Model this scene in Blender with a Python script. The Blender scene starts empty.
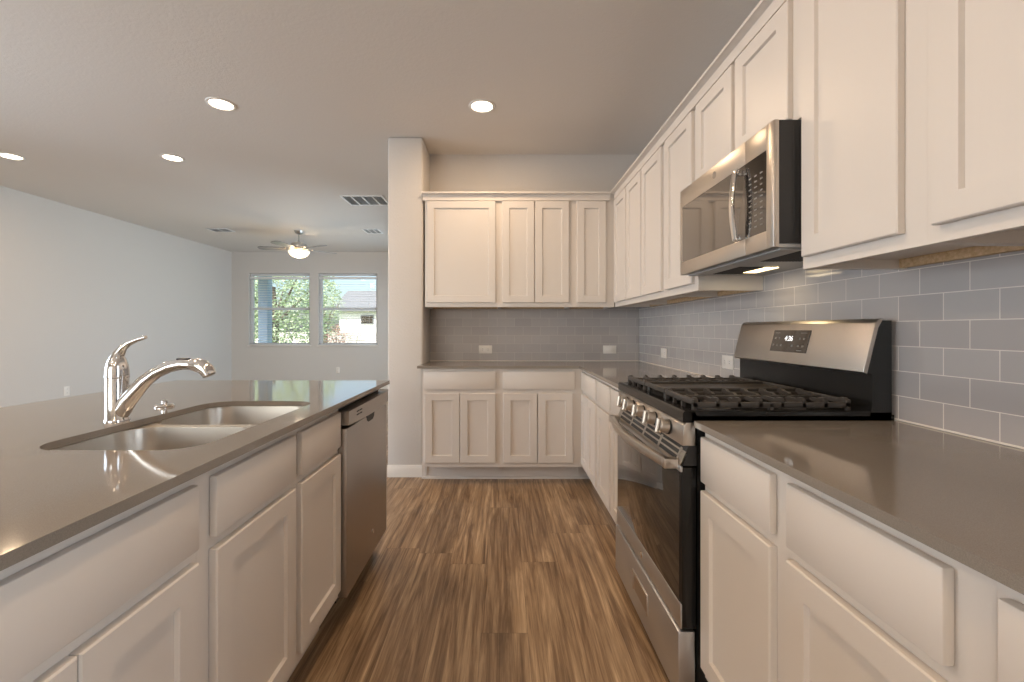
import bpy, bmesh, math, random
from mathutils import Vector, Matrix, Euler
random.seed(7)
PI = math.pi
S = bpy.context.scene
COL = S.collection

# ------------------------------------------------------------------ camera, world, sun, added daylight, exposure
cam_d = bpy.data.cameras.new('camera')
cam = bpy.data.objects.new('camera', cam_d)
COL.objects.link(cam)
cam.location = (0, 0, 1.194)
cam.rotation_euler = (PI / 2, 0, 0)
cam_d.sensor_width = 36
cam_d.lens = 440 / 1024 * 36
cam_d.shift_x = 9.5 / 1024
cam_d.shift_y = -11.5 / 1024
cam_d.clip_start = 0.02
cam_d.clip_end = 300
S.camera = cam

S.view_settings.view_transform = 'Standard'
S.view_settings.look = 'None'
S.view_settings.gamma = 1
S.view_settings.use_curve_mapping = False
S.view_settings.exposure = 0.40

W = bpy.data.worlds.new('world')
S.world = W
W.use_nodes = True
nt = W.node_tree
bg = nt.nodes['Background']
sky = nt.nodes.new('ShaderNodeTexSky')
sky.sky_type = 'NISHITA'
sky.sun_disc = False
sky.sun_elevation = math.radians(48)
sky.sun_rotation = math.radians(200)
sky.dust_density = 3.0
nt.links.new(sky.outputs[0], bg.inputs[0])
bg.inputs[1].default_value = 0.27

def light(name, kind, loc, rot, energy, color, parent=None, **kw):
    d = bpy.data.lights.new(name, kind)
    d.energy = energy
    d.color = color
    for k, v in kw.items():
        setattr(d, k, v)
    o = bpy.data.objects.new(name, d)
    COL.objects.link(o)
    o.location = loc
    o.rotation_euler = rot
    if parent:
        o.parent = parent
    return o

light('sun', 'SUN', (0, -5, 20), (math.radians(40), 0, math.radians(-25)), 8.0, (1.0, 0.95, 0.88), angle=0.01)
# area lamps added outside unseen, added doors and nook window to bring in daylight
light('added_daylight_patio', 'AREA', (-5.75, 1.3, 1.3), (0, -PI / 2, 0), 160, (0.80, 0.88, 1.0), shape='RECTANGLE', size=2.1, size_y=3.6)
light('added_daylight_porch', 'AREA', (-.35, 6.6, 1.3), (0, PI / 2, 0), 110, (0.74, 0.87, 1.0), shape='RECTANGLE', size=2.1, size_y=3.4)
light('added_daylight_nook', 'AREA', (1.62, -1.5, 1.5), (0, PI / 2, 0), 66, (0.90, 0.94, 1.0), shape='RECTANGLE', size=1.6, size_y=2.4)
light('added_daylight_rear', 'AREA', (-3.4, -3.75, 1.4), (PI / 2, 0, 0), 120, (1.0, 0.95, 0.90), shape='RECTANGLE', size=3.4, size_y=2.2)
CAN_W, CAN_COL = 7.2, (1.0, 0.71, 0.45)

# ------------------------------------------------------------------ materials
def mat(name, base=(.8, .8, .8), rough=.5, metal=0.0, spec=.5, coat=0.0, emit=None, strength=0.0):
    m = bpy.data.materials.new(name)
    m.use_nodes = True
    b = m.node_tree.nodes['Principled BSDF']
    b.inputs['Base Color'].default_value = (*base, 1)
    b.inputs['Roughness'].default_value = rough
    b.inputs['Metallic'].default_value = metal
    b.inputs['Specular IOR Level'].default_value = spec
    b.inputs['Coat Weight'].default_value = coat
    b.inputs['Coat Roughness'].default_value = 0.05
    if emit:
        b.inputs['Emission Color'].default_value = (*emit, 1)
        b.inputs['Emission Strength'].default_value = strength
    return m

def N(m, t, **kw):
    n = m.node_tree.nodes.new('ShaderNode' + t)
    for k, v in kw.items():
        setattr(n, k, v)
    return n

def L(m, a, b):
    m.node_tree.links.new(a, b)

def bsdf(m):
    return m.node_tree.nodes['Principled BSDF']

def coords(m, scale=(1, 1, 1), loc=(0, 0, 0), kind='Object'):
    tc = N(m, 'TexCoord')
    mp = N(m, 'Mapping')
    mp.inputs['Scale'].default_value = scale
    mp.inputs['Location'].default_value = loc
    L(m, tc.outputs[kind], mp.inputs['Vector'])
    return mp.outputs['Vector']

def noise(m, vec, scale, detail=3, rough=.5):
    n = N(m, 'TexNoise')
    n.inputs['Scale'].default_value = scale
    n.inputs['Detail'].default_value = detail
    n.inputs['Roughness'].default_value = rough
    if vec is not None:
        L(m, vec, n.inputs['Vector'])
    return n

def bump(m, h, strength, dist=.01):
    b = N(m, 'Bump')
    b.inputs['Strength'].default_value = strength
    b.inputs['Distance'].default_value = dist
    L(m, h, b.inputs['Height'])
    L(m, b.outputs[0], bsdf(m).inputs['Normal'])
    return b

def ramp(m, fac, stops):
    r = N(m, 'ValToRGB')
    e = r.color_ramp.elements
    while len(e) < len(stops):
        e.new(.5)
    for i, (p, c) in enumerate(stops):
        e[i].position = p
        e[i].color = (*c, 1)
    L(m, fac, r.inputs[0])
    return r.outputs[0]

def wall_paint(name, c, st=.25):
    m = mat(name, c, .75, spec=.3)
    n = noise(m, coords(m), 60, 4, .6)
    bump(m, n.outputs[0], st, .004)
    return m

M_wall = wall_paint('wall_paint', (.62, .585, .55), .5)
M_ceil = wall_paint('ceiling_paint', (.73, .69, .645), .4)
M_trim = mat('trim_paint', (.78, .74, .69), .35)

M_cab = mat('cabinet_paint', (.68, .625, .57), .38)
_n = noise(M_cab, coords(M_cab, (30, 30, 3)), 4, 4)
bump(M_cab, _n.outputs[0], .06, .002)

M_raw = mat('raw_pine', (.62, .45, .27), .6)
_n = noise(M_raw, coords(M_raw, (40, 3, 40)), 3, 4)
L(M_raw, ramp(M_raw, _n.outputs[0], [(.3, (.50, .33, .17)), (.7, (.70, .52, .32))]), bsdf(M_raw).inputs['Base Color'])

M_quartz = mat('quartz', (.23, .195, .16), .07, spec=.6)
_n = noise(M_quartz, coords(M_quartz), 700, 2, .7)
L(M_quartz, ramp(M_quartz, _n.outputs[0], [(.30, (.20, .172, .145)), (.5, (.235, .204, .172)), (.72, (.275, .242, .207))]), bsdf(M_quartz).inputs['Base Color'])

def tile_mat(name, axis, width, u0, c1, c2, grout, z0=.914):
    m = mat(name, c1, .10, spec=.55, coat=.3)
    tc = N(m, 'TexCoord')
    sp = N(m, 'SeparateXYZ')
    cb = N(m, 'CombineXYZ')
    L(m, tc.outputs['Object'], sp.inputs[0])
    a1 = N(m, 'Math', operation='SUBTRACT')
    a1.inputs[1].default_value = u0
    L(m, sp.outputs[axis], a1.inputs[0])
    a2 = N(m, 'Math', operation='SUBTRACT')
    a2.inputs[1].default_value = z0
    L(m, sp.outputs[2], a2.inputs[0])
    L(m, a1.outputs[0], cb.inputs[0])
    L(m, a2.outputs[0], cb.inputs[1])
    br = N(m, 'TexBrick', offset=.5, squash=1.0)
    br.inputs['Scale'].default_value = 1.0
    br.inputs['Brick Width'].default_value = width
    br.inputs['Row Height'].default_value = .0763
    br.inputs['Mortar Size'].default_value = .0013
    br.inputs['Mortar Smooth'].default_value = .1
    br.inputs['Bias'].default_value = 0
    br.inputs['Color1'].default_value = (*c1, 1)
    br.inputs['Color2'].default_value = (*c2, 1)
    br.inputs['Mortar'].default_value = (*grout, 1)
    L(m, cb.outputs[0], br.inputs['Vector'])
    L(m, br.outputs['Color'], bsdf(m).inputs['Base Color'])
    rr = N(m, 'MapRange')
    rr.inputs['To Min'].default_value = .10
    rr.inputs['To Max'].default_value = .7
    L(m, br.outputs['Fac'], rr.inputs['Value'])
    L(m, rr.outputs[0], bsdf(m).inputs['Roughness'])
    iv = N(m, 'Math', operation='SUBTRACT')
    iv.inputs[0].default_value = 1
    L(m, br.outputs['Fac'], iv.inputs[1])
    wob = noise(m, cb.outputs[0], 9, 1)
    ad = N(m, 'Math', operation='MULTIPLY_ADD')
    ad.inputs[1].default_value = .7
    L(m, wob.outputs[0], ad.inputs[0])
    L(m, iv.outputs[0], ad.inputs[2])
    bump(m, ad.outputs[0], .35, .003)
    return m

TC1, TC2, TG = (.405, .378, .37), (.455, .428, .418), (.72, .67, .62)
M_tile_side = tile_mat('glass_tile_side', 1, .138, 1.1465, TC1, TC2, TG)
M_tile_back = tile_mat('glass_tile_back', 0, .154, .03, TC1, TC2, (.56, .53, .49))

def floor_mat():
    m = mat('plank_floor', (.3, .2, .12), .34, spec=.45)
    tc = N(m, 'TexCoord')
    sp = N(m, 'SeparateXYZ')
    L(m, tc.outputs['Object'], sp.inputs[0])
    def M(op, a, b=None, c=None):
        n = N(m, 'Math', operation=op)
        for i, v in enumerate((a, b, c)):
            if v is None:
                continue
            if isinstance(v, (int, float)):
                n.inputs[i].default_value = v
            else:
                L(m, v, n.inputs[i])
        return n.outputs[0]
    PW, PL = .184, 1.22
    v = M('DIVIDE', M('ADD', sp.outputs[0], .085), PW)
    row = M('FLOOR', v)
    wn = N(m, 'TexWhiteNoise', noise_dimensions='1D')
    L(m, row, wn.inputs['W'])
    u = M('ADD', M('DIVIDE', sp.outputs[1], PL), wn.outputs['Value'])
    pid = M('FLOOR', u)
    cb = N(m, 'CombineXYZ')
    L(m, row, cb.inputs[0])
    L(m, pid, cb.inputs[1])
    w2 = N(m, 'TexWhiteNoise', noise_dimensions='2D')
    L(m, cb.outputs[0], w2.inputs['Vector'])
    rnd = w2.outputs['Value']
    seam_v = M('LESS_THAN', M('MULTIPLY', M('FRACT', v), PW), .0014)
    seam_u = M('LESS_THAN', M('MULTIPLY', M('FRACT', u), PL), .0022)
    seam = M('MAXIMUM', seam_u, seam_v)
    # each plank carries its own piece of grain
    c2 = N(m, 'CombineXYZ')
    L(m, M('MULTIPLY_ADD', rnd, 37.0, sp.outputs[0]), c2.inputs[0])
    L(m, M('MULTIPLY_ADD', rnd, 53.0, sp.outputs[1]), c2.inputs[1])
    def strch(sx, sy):
        mp = N(m, 'Mapping')
        mp.inputs['Scale'].default_value = (sx, sy, 1)
        L(m, c2.outputs[0], mp.inputs['Vector'])
        return mp.outputs[0]
    g1 = noise(m, strch(8.5, .62), 2.0, 5, .6)
    g1.inputs['Distortion'].default_value = 1.6
    g2 = noise(m, strch(34, .9), 1.6, 6, .68)
    g2.inputs['Distortion'].default_value = .6
    g3 = noise(m, strch(220, 6), 1.2, 2, .5)
    mixv = M('MULTIPLY_ADD', g2.outputs[0], .46, M('MULTIPLY', g1.outputs[0], .54))
    col = ramp(m, mixv, [(.34, (.095, .056, .030)), (.44, (.21, .134, .076)), (.53, (.335, .23, .138)), (.64, (.53, .39, .25))])
    fine = ramp(m, g3.outputs[0], [(.35, (.78, .77, .76)), (.6, (1.04, 1.04, 1.04))])
    mx = N(m, 'MixRGB', blend_type='MULTIPLY')
    mx.inputs[0].default_value = .8
    L(m, col, mx.inputs[1])
    L(m, fine, mx.inputs[2])
    tone = ramp(m, rnd, [(0, (.86, .84, .83)), (1, (1.16, 1.14, 1.12))])
    mx2 = N(m, 'MixRGB', blend_type='MULTIPLY')
    mx2.inputs[0].default_value = 1
    L(m, mx.outputs[0], mx2.inputs[1])
    L(m, tone, mx2.inputs[2])
    mx3 = N(m, 'MixRGB', blend_type='MIX')
    mx3.inputs[2].default_value = (.06, .038, .022, 1)
    L(m, M('MULTIPLY', seam, .55), mx3.inputs[0])
    L(m, mx2.outputs[0], mx3.inputs[1])
    L(m, mx3.outputs[0], bsdf(m).inputs['Base Color'])
    bump(m, g2.outputs[0], .1, .002)
    return m

M_floor = floor_mat()

def steel(name, c, rough, sc):
    m = mat(name, c, rough, 1.0)
    n = noise(m, coords(m, sc), 6, 3)
    rr = N(m, 'MapRange')
    rr.inputs['To Min'].default_value = rough * .8
    rr.inputs['To Max'].default_value = rough * 1.25
    L(m, n.outputs[0], rr.inputs['Value'])
    L(m, rr.outputs[0], bsdf(m).inputs['Roughness'])
    return m

M_steel = steel('brushed_steel', (.60, .555, .505), .34, (2, 200, 200))
M_steel_dark = steel('brushed_steel_dark', (.45, .425, .405), .34, (2, 200, 200))
M_steel_cool = steel('brushed_steel_cool', (.62, .635, .66), .40, (2, 200, 200))
M_sink = steel('sink_steel', (.62, .58, .53), .30, (40, 40, 2))
M_chrome = mat('chrome', (.76, .75, .74), .07, 1.0)
M_nickel = mat('satin_nickel', (.55, .53, .50), .28, 1.0)
M_enamel = mat('black_enamel', (.010, .010, .010), .22, spec=.35)
M_blackpl = mat('black_plastic', (.02, .02, .021), .4)
M_iron = mat('cast_iron', (.055, .049, .045), .42)
M_griddle = mat('griddle_iron', (.05, .044, .038), .38)
M_glass_dark = mat('dark_glass', (.014, .012, .011), .05, spec=.7, coat=.6)
M_tinted = mat('tinted_glass', (.085, .07, .058), .05, spec=.7, coat=.6)
M_oven_glass = mat('oven_glass', (.022, .018, .015), .04, spec=.6, coat=.35)
M_white_pl = mat('white_plastic', (.80, .76, .71), .35)
M_slot = mat('dark_slot', (.03, .03, .03), .6)
M_grey_pl = mat('grey_metal', (.42, .42, .42), .4, .3)
M_lens = mat('lamp_lens', (1, .95, .85), .4, emit=(1.0, .88, .68), strength=9)
M_led = mat('led_digits', (1, 1, 1), .4, emit=(1, 1, 1), strength=0.8)
M_print = mat('printed_legend', (.22, .21, .20), .5)
M_hood = mat('hood_lamp', (1, .9, .7), .4, emit=(1.0, .74, .38), strength=3)
M_bowl = mat('frosted_glass_bowl', (.95, .9, .8), .35, emit=(1.0, .84, .60), strength=1.0)
M_blade = mat('fan_blade', (.24, .22, .21), .30)
M_vent = mat('vent_paint', (.92, .92, .91), .4)
M_vent_dark = mat('vent_filter', (.42, .43, .44), .8)
M_vinyl = mat('window_vinyl', (.74, .74, .76), .4)
M_slat = mat('blind_slat', (.80, .80, .80), .5)
M_post_shade = mat('porch_post_shade_blue', (.40, .50, .74), .6)  # white post; the blue of its shade is put into the colour
M_siding = mat('house_siding', (.80, .77, .75), .7)
M_roof = mat('house_roof', (.17, .17, .175), .8)
M_lawn = mat('lawn', (.30, .36, .18), .9)
M_fence = mat('fence_wood', (.62, .55, .52), .8)
M_bark = mat('bark', (.12, .09, .07), .9)
M_redleaf = mat('red_leaves', (.55, .26, .22), .8)

def leaf_mat(name, a, b):
    m = mat(name, a, .7)
    n = noise(m, coords(m), 2.5, 3)
    L(m, ramp(m, n.outputs[0], [(.35, a), (.65, b)]), bsdf(m).inputs['Base Color'])
    return m

M_leaf = leaf_mat('tree_leaves', (.25, .34, .19), (.50, .57, .37))

def glass_mat(name):
    m = bpy.data.materials.new(name)
    m.use_nodes = True
    nt = m.node_tree
    nt.nodes.remove(nt.nodes['Principled BSDF'])
    out = nt.nodes['Material Output']
    tr = nt.nodes.new('ShaderNodeBsdfTransparent')
    tr.inputs[0].default_value = (.93, .96, .97, 1)
    gl = nt.nodes.new('ShaderNodeBsdfGlossy')
    gl.inputs['Roughness'].default_value = .02
    fr = nt.nodes.new('ShaderNodeFresnel')
    fr.inputs[0].default_value = 1.35
    mx = nt.nodes.new('ShaderNodeMixShader')
    nt.links.new(fr.outputs[0], mx.inputs[0])
    nt.links.new(tr.outputs[0], mx.inputs[1])
    nt.links.new(gl.outputs[0], mx.inputs[2])
    nt.links.new(mx.outputs[0], out.inputs[0])
    return m

M_pane = glass_mat('window_glass')

# ------------------------------------------------------------------ mesh helpers
class MB:
    def __init__(self):
        self.bm = bmesh.new()

    def _new(self, fn, mi, smooth):
        old = set(self.bm.faces)
        r = fn()
        for f in self.bm.faces:
            if f not in old:
                f.material_index = mi
                f.smooth = smooth
        return r

    def box(self, x0, x1, y0, y1, z0, z1, bevel=0, mi=0, seg=2):
        def fn():
            m = Matrix.Translation(((x0 + x1) / 2, (y0 + y1) / 2, (z0 + z1) / 2)) @ Matrix.Diagonal((abs(x1 - x0), abs(y1 - y0), abs(z1 - z0), 1))
            vs = bmesh.ops.create_cube(self.bm, size=1, matrix=m)['verts']
            if bevel:
                es = list({e for v in vs for e in v.link_edges})
                bmesh.ops.bevel(self.bm, geom=es, offset=bevel, segments=seg, profile=.5, affect='EDGES')
        self._new(fn, mi, False)
        return self

    def prism(self, pts, axis, a, b, mi=0, bevel=0):
        """extrude a closed 2-D outline along axis ('x','y','z') from a to b; pts are the two other axes in order"""
        def P(u, v, w):
            return {'x': (w, u, v), 'y': (u, w, v), 'z': (u, v, w)}[axis]
        def fn():
            A = [self.bm.verts.new(P(u, v, a)) for u, v in pts]
            B = [self.bm.verts.new(P(u, v, b)) for u, v in pts]
            fs = [self.bm.faces.new(A), self.bm.faces.new(B[::-1])]
            n = len(pts)
            for i in range(n):
                fs.append(self.bm.faces.new((A[i], B[i], B[(i + 1) % n], A[(i + 1) % n])))
            bmesh.ops.recalc_face_normals(self.bm, faces=fs)
            if bevel:
                es = list({e for f in fs for e in f.edges})
                bmesh.ops.bevel(self.bm, geom=es, offset=bevel, segments=2, profile=.5, affect='EDGES')
        self._new(fn, mi, False)
        return self

    def cyl(self, p0, p1, r0, r1=None, n=20, mi=0):
        r1 = r0 if r1 is None else r1
        p0, p1 = Vector(p0), Vector(p1)
        d = p1 - p0
        m = Matrix.Translation((p0 + p1) / 2) @ d.to_track_quat('Z', 'Y').to_matrix().to_4x4()
        self._new(lambda: bmesh.ops.create_cone(self.bm, cap_ends=True, segments=n, radius1=r0, radius2=r1, depth=d.length, matrix=m), mi, True)
        return self

    def lathe(self, prof, c, n=28, mi=0, axis='z', flip=1, cap=True):
        def fn():
            rings = []
            for r, h in prof:
                ring = []
                for i in range(n):
                    a = 2 * PI * i / n
                    u, v = r * math.cos(a), r * math.sin(a)
                    p = {'z': (c[0] + u, c[1] + v, c[2] + h * flip), 'x': (c[0] + h * flip, c[1] + u, c[2] + v), 'y': (c[0] + u, c[1] + h * flip, c[2] + v)}[axis]
                    ring.append(self.bm.verts.new(p))
                rings.append(ring)
            fs = []
            for a, b in zip(rings, rings[1:]):
                for i in range(n):
                    fs.append(self.bm.faces.new((a[i], a[(i + 1) % n], b[(i + 1) % n], b[i])))
            if cap and prof[0][0] > 1e-4:
                fs.append(self.bm.faces.new(rings[0][::-1]))
            if cap and prof[-1][0] > 1e-4:
                fs.append(self.bm.faces.new(rings[-1]))
            bmesh.ops.recalc_face_normals(self.bm, faces=fs)
        self._new(fn, mi, True)
        return self

    def tube(self, pts, rad, n=14, mi=0, flat=None):
        """swept tube; rad is a number or a list; flat = (w, h) multipliers of the section"""
        P = [Vector(p) for p in pts]
        R = rad if isinstance(rad, (list, tuple)) else [rad] * len(P)
        fl = flat or (1, 1)
        def fn():
            rings = []
            up = None
            for i, p in enumerate(P):
                t = (P[min(i + 1, len(P) - 1)] - P[max(i - 1, 0)]).normalized()
                if up is None:
                    up = Vector((0, 0, 1)) if abs(t.z) < .9 else Vector((1, 0, 0))
                s = t.cross(up).normalized()
                up = s.cross(t).normalized()
                rings.append([self.bm.verts.new(p + s * math.cos(2 * PI * k / n) * R[i] * fl[0] + up * math.sin(2 * PI * k / n) * R[i] * fl[1]) for k in range(n)])
            fs = []
            for a, b in zip(rings, rings[1:]):
                for k in range(n):
                    fs.append(self.bm.faces.new((a[k], a[(k + 1) % n], b[(k + 1) % n], b[k])))
            fs.append(self.bm.faces.new(rings[0][::-1]))
            fs.append(self.bm.faces.new(rings[-1]))
            bmesh.ops.recalc_face_normals(self.bm, faces=fs)
        self._new(fn, mi, True)
        return self

    def slab(self, outer, holes, z0, z1, mi=0):
        """flat slab with holes from outlines in the xy plane"""
        def fn():
            es = []
            for loop in [outer] + holes:
                vs = [self.bm.verts.new((x, y, z1)) for x, y in loop]
                for i in range(len(vs)):
                    es.append(self.bm.edges.new((vs[i], vs[(i + 1) % len(vs)])))
            r = bmesh.ops.triangle_fill(self.bm, use_beauty=True, use_dissolve=False, edges=es)
            fs = [g for g in r['geom'] if isinstance(g, bmesh.types.BMFace)]
            e = bmesh.ops.extrude_face_region(self.bm, geom=fs)
            for g in e['geom']:
                if isinstance(g, bmesh.types.BMVert):
                    g.co.z = z0
            bmesh.ops.recalc_face_normals(self.bm, faces=self.bm.faces[:])
        self._new(fn, mi, False)
        return self

    def panel_door(self, x0, x1, z0, z1, yf, th=.019, stile=.057, rec=.010, mi=0):
        """shaker door in the xz plane, front at y = yf facing -y"""
        def fn():
            b = self.bm
            def ring(ins, y):
                return [b.verts.new((x, y, z)) for x, z in ((x0 + ins, z0 + ins), (x1 - ins, z0 + ins), (x1 - ins, z1 - ins), (x0 + ins, z1 - ins))]
            ro = [ring(0, yf + th), ring(0, yf + .003), ring(.003, yf), ring(stile, yf), ring(stile + .003, yf + rec)]
            fs = [b.faces.new(ro[0]), b.faces.new(ro[-1])]
            for a, c in zip(ro, ro[1:]):
                for i in range(4):
                    fs.append(b.faces.new((a[i], a[(i + 1) % 4], c[(i + 1) % 4], c[i])))
            bmesh.ops.recalc_face_normals(b, faces=fs)
        self._new(fn, mi, False)
        return self

    def build(self, name, mats, parent=None, angle=35, loc=None):
        me = bpy.data.meshes.new(name)
        self.bm.to_mesh(me)
        self.bm.free()
        for m in (mats if isinstance(mats, (list, tuple)) else [mats]):
            me.materials.append(m)
        try:
            me.set_sharp_from_angle(angle=math.radians(angle))
        except Exception:
            pass
        o = bpy.data.objects.new(name, me)
        COL.objects.link(o)
        if parent:
            o.parent = parent
        if loc:
            o.location = loc
        return o

def tag(o, label, cat, group=None, kind=None):
    if label:
        o['label'] = label
    if cat:
        o['category'] = cat
    if group:
        o['group'] = group
    if kind:
        o['kind'] = kind
    return o

def thing(name, label, cat, loc=(0, 0, 0), rz=0, group=None):
    o = bpy.data.objects.new(name, None)
    o.empty_display_size = .1
    COL.objects.link(o)
    o.location = loc
    o.rotation_euler = (0, 0, rz)
    return tag(o, label, cat, group)

def struct(name, mb, mats, parent=None):
    o = mb.build(name, mats, parent)
    if not parent:
        o['kind'] = 'structure'
    return o

def copy_tree(o, parent=None):
    c = o.copy()
    COL.objects.link(c)
    if parent:
        c.parent = parent
    for ch in [x for x in S.objects if x.parent == o]:
        copy_tree(ch, c)
    return c

def rrect(x0, x1, y0, y1, r, n=8):
    pts = []
    for cx, cy, a0 in ((x1 - r, y1 - r, 0), (x0 + r, y1 - r, 90), (x0 + r, y0 + r, 180), (x1 - r, y0 + r, 270)):
        for i in range(n + 1):
            a = math.radians(a0 + 90 * i / n)
            pts.append((cx + r * math.cos(a), cy + r * math.sin(a)))
    return pts

# ------------------------------------------------------------------ the room
XL, XR, YB, YK, YS, ZC = -5.45, 1.226, 8.85, 3.93, -3.2, 2.757
PX0, PX1, PY = -.933, -.6475, 3.57           # the wall end between kitchen and living room

struct('floor', MB().box(XL - .2, XR + .2, YS - .2, YB + .2, -.1, 0), M_floor)
struct('ceiling', MB().box(XL - .2, XR + .2, YS - .2, YB + .2, ZC, ZC + .15), M_ceil)
struct('wall_kitchen', MB().box(PX1, XR, YK, YK + .12, 0, ZC), M_wall)


def wall_x(name, X0, X1, y0, y1, holes):
    """wall running along y, holes = (ya, yb, za, zb) sorted"""
    b = MB()
    y = y0
    for ya, yb, za, zb in holes:
        b.box(X0, X1, y, ya, 0, ZC)
        b.box(X0, X1, ya, yb, zb, ZC)
        if za > 0:
            b.box(X0, X1, ya, yb, 0, za)
        y = yb
    b.box(X0, X1, y, y1, 0, ZC)
    bmesh.ops.remove_doubles(b.bm, verts=b.bm.verts[:], dist=1e-5)
    return struct(name, b, M_wall)

def wall_y(name, Y0, Y1, x0, x1, holes):
    b = MB()
    x = x0
    for xa, xb, za, zb in holes:
        b.box(x, xa, Y0, Y1, 0, ZC)
        b.box(xa, xb, Y0, Y1, zb, ZC)
        if za > 0:
            b.box(xa, xb, Y0, Y1, 0, za)
        x = xb
    b.box(x, x1, Y0, Y1, 0, ZC)
    bmesh.ops.remove_doubles(b.bm, verts=b.bm.verts[:], dist=1e-5)
    return struct(name, b, M_wall)

WIN = [(-5.10, -3.873), (-3.70, -2.517)]
WZ0, WZ1, WZM = .878, 2.325, 1.617
wall_x('wall_right', XR, XR + .15, YS - .15, YB + .15, [(-2.7, -.3, .75, 2.25)])
wall_x('wall_left', XL - .15, XL, YS - .15, YB + .15, [(-.3, 2.9, .05, 2.3)])
wall_y('wall_north', YB, YB + .15, XL, PX0, [(a, b, WZ0, WZ1) for a, b in WIN])
wall_y('wall_south', YS - .15, YS, XL, XR, [(-4.9, -1.9, .05, 2.3)])

# the partition is a post beside the kitchen and a thinner wall with an added, unseen porch door behind it
pb = MB().box(PX0, PX1, PY, 4.05, 0, ZC, bevel=.016, seg=3)
for ya, yb, za, zb in ((4.05, 5.0, 0, ZC), (8.2, YB + .15, 0, ZC), (5.0, 8.2, 2.3, ZC), (5.0, 8.2, 0, .05)):
    pb.box(PX0, PX0 + .15, ya, yb, za, zb)
struct('wall_partition', pb, M_wall)

def base_prof(d):
    return [(0, 0), (d, 0), (d, .072), (d * .7, .082), (d * .45, .092), (0, .096)]

struct('baseboard_partition', MB().prism([(PY - y, z) for y, z in base_prof(.015)], 'x', PX0, PX1 - .002), M_trim)
struct('baseboard_left', MB().prism([(XL + y, z) for y, z in base_prof(.015)], 'y', 2.9, YB), M_trim)
struct('baseboard_north', MB().prism([(YB - y, z) for y, z in base_prof(.015)], 'x', XL + .015, PX0), M_trim)

def make_window(name, xa, xb):
    Y0, Y1 = YB + .07, YB + .13
    f = MB()
    w = .045
    f.box(xa, xa + w, Y0, Y1, WZ0, WZ1, .004)
    f.box(xb - w, xb, Y0, Y1, WZ0, WZ1, .004)
    f.box(xa + w, xb - w, Y0, Y1, WZ1 - w, WZ1, .004)
    f.box(xa + w, xb - w, Y0, Y1, WZ0, WZ0 + w, .004)
    f.box(xa + w, xb - w, Y0 - .012, Y1 - .02, WZM - .028, WZM + .022, .004)
    fo = struct(name, f, M_vinyl)
    g = MB()
    g.box(xa + w, xb - w, Y0 + .03, Y0 + .036, WZ0 + w, WZM - .028)
    g.box(xa + w, xb - w, Y0 + .03, Y0 + .036, WZM + .022, WZ1 - w)
    g.build('window_pane', M_pane, fo)
    s = MB().box(xa - .03, xb + .03, YB - .022, YB + .066, WZ0 - .022, WZ0 - .001, .004)
    s.build('window_sill', M_trim, fo)
    return fo

make_window('window_1', *WIN[0])
make_window('window_2', *WIN[1])

def added_glazing(name, axis, p, a, b, z0, z1, mid):
    f, g = MB(), MB()
    def bx(mb, u0, u1, za, zb, t0, t1, bev=0):
        if axis == 'x':
            mb.box(p + t0, p + t1, u0, u1, za, zb, bev)
        else:
            mb.box(u0, u1, p + t0, p + t1, za, zb, bev)
    w = .07
    for u0, u1 in ((a, a + w), (b - w, b), (mid - .05, mid + .05)):
        bx(f, u0, u1, z0, z1, 0, .06, .004)
    bx(f, a + w, mid - .05, z0, z0 + w, 0, .06)
    bx(f, mid + .05, b - w, z0, z0 + w, 0, .06)
    bx(f, a + w, mid - .05, z1 - w, z1, 0, .06)
    bx(f, mid + .05, b - w, z1 - w, z1, 0, .06)
    fo = struct(name, f, M_vinyl)
    bx(g, a + w, mid - .05, z0 + w, z1 - w, .027, .033)
    bx(g, mid + .05, b - w, z0 + w, z1 - w, .027, .033)
    g.build(name.split('_')[0] + '_pane', M_pane, fo)

added_glazing('door_added_1', 'x', XL - .11, -.3, 2.9, .05, 2.3, 1.3)  # patio door added outside the view for its daylight
added_glazing('door_added_2', 'y', YS - .11, -4.9, -1.9, .05, 2.3, -3.4)  # glazed door added behind the camera for its daylight

added_glazing('window_added_3', 'x', XR + .05, -2.7, -.3, .75, 2.25, -1.5)  # unseen nook window, added to light the island fronts
added_glazing('door_added_3', 'x', PX0 + .06, 5.0, 8.2, .05, 2.3, 6.6)  # hidden porch door, added to light the living room

# tile backsplashes (thin tiled slabs on the two kitchen walls)
M_caulk = mat('caulk', (.80, .74, .67), .5)
bk = MB().box(PX1 + .001, XR - .010, YK - .008, YK - .0006, .915, 1.44).build('backsplash', M_tile_back)
MB().box(PX1 + .001, XR - .014, YK - .0115, YK - .0082, .9148, .9195).build('caulk_line', M_caulk, bk)
tag(bk, 'grey-beige subway tile backsplash on the far kitchen wall under the upper cabinets', 'backsplash')
bk = MB().box(XR - .008, XR - .0006, .0, YK - .001, .915, 1.44).build('backsplash', M_tile_side)
MB().box(XR - .0115, XR - .0082, .05, YK - .012, .9148, .9195).build('caulk_line', M_caulk, bk)
tag(bk, 'long blue-grey glass subway tile backsplash behind the gas range', 'backsplash')

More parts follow.
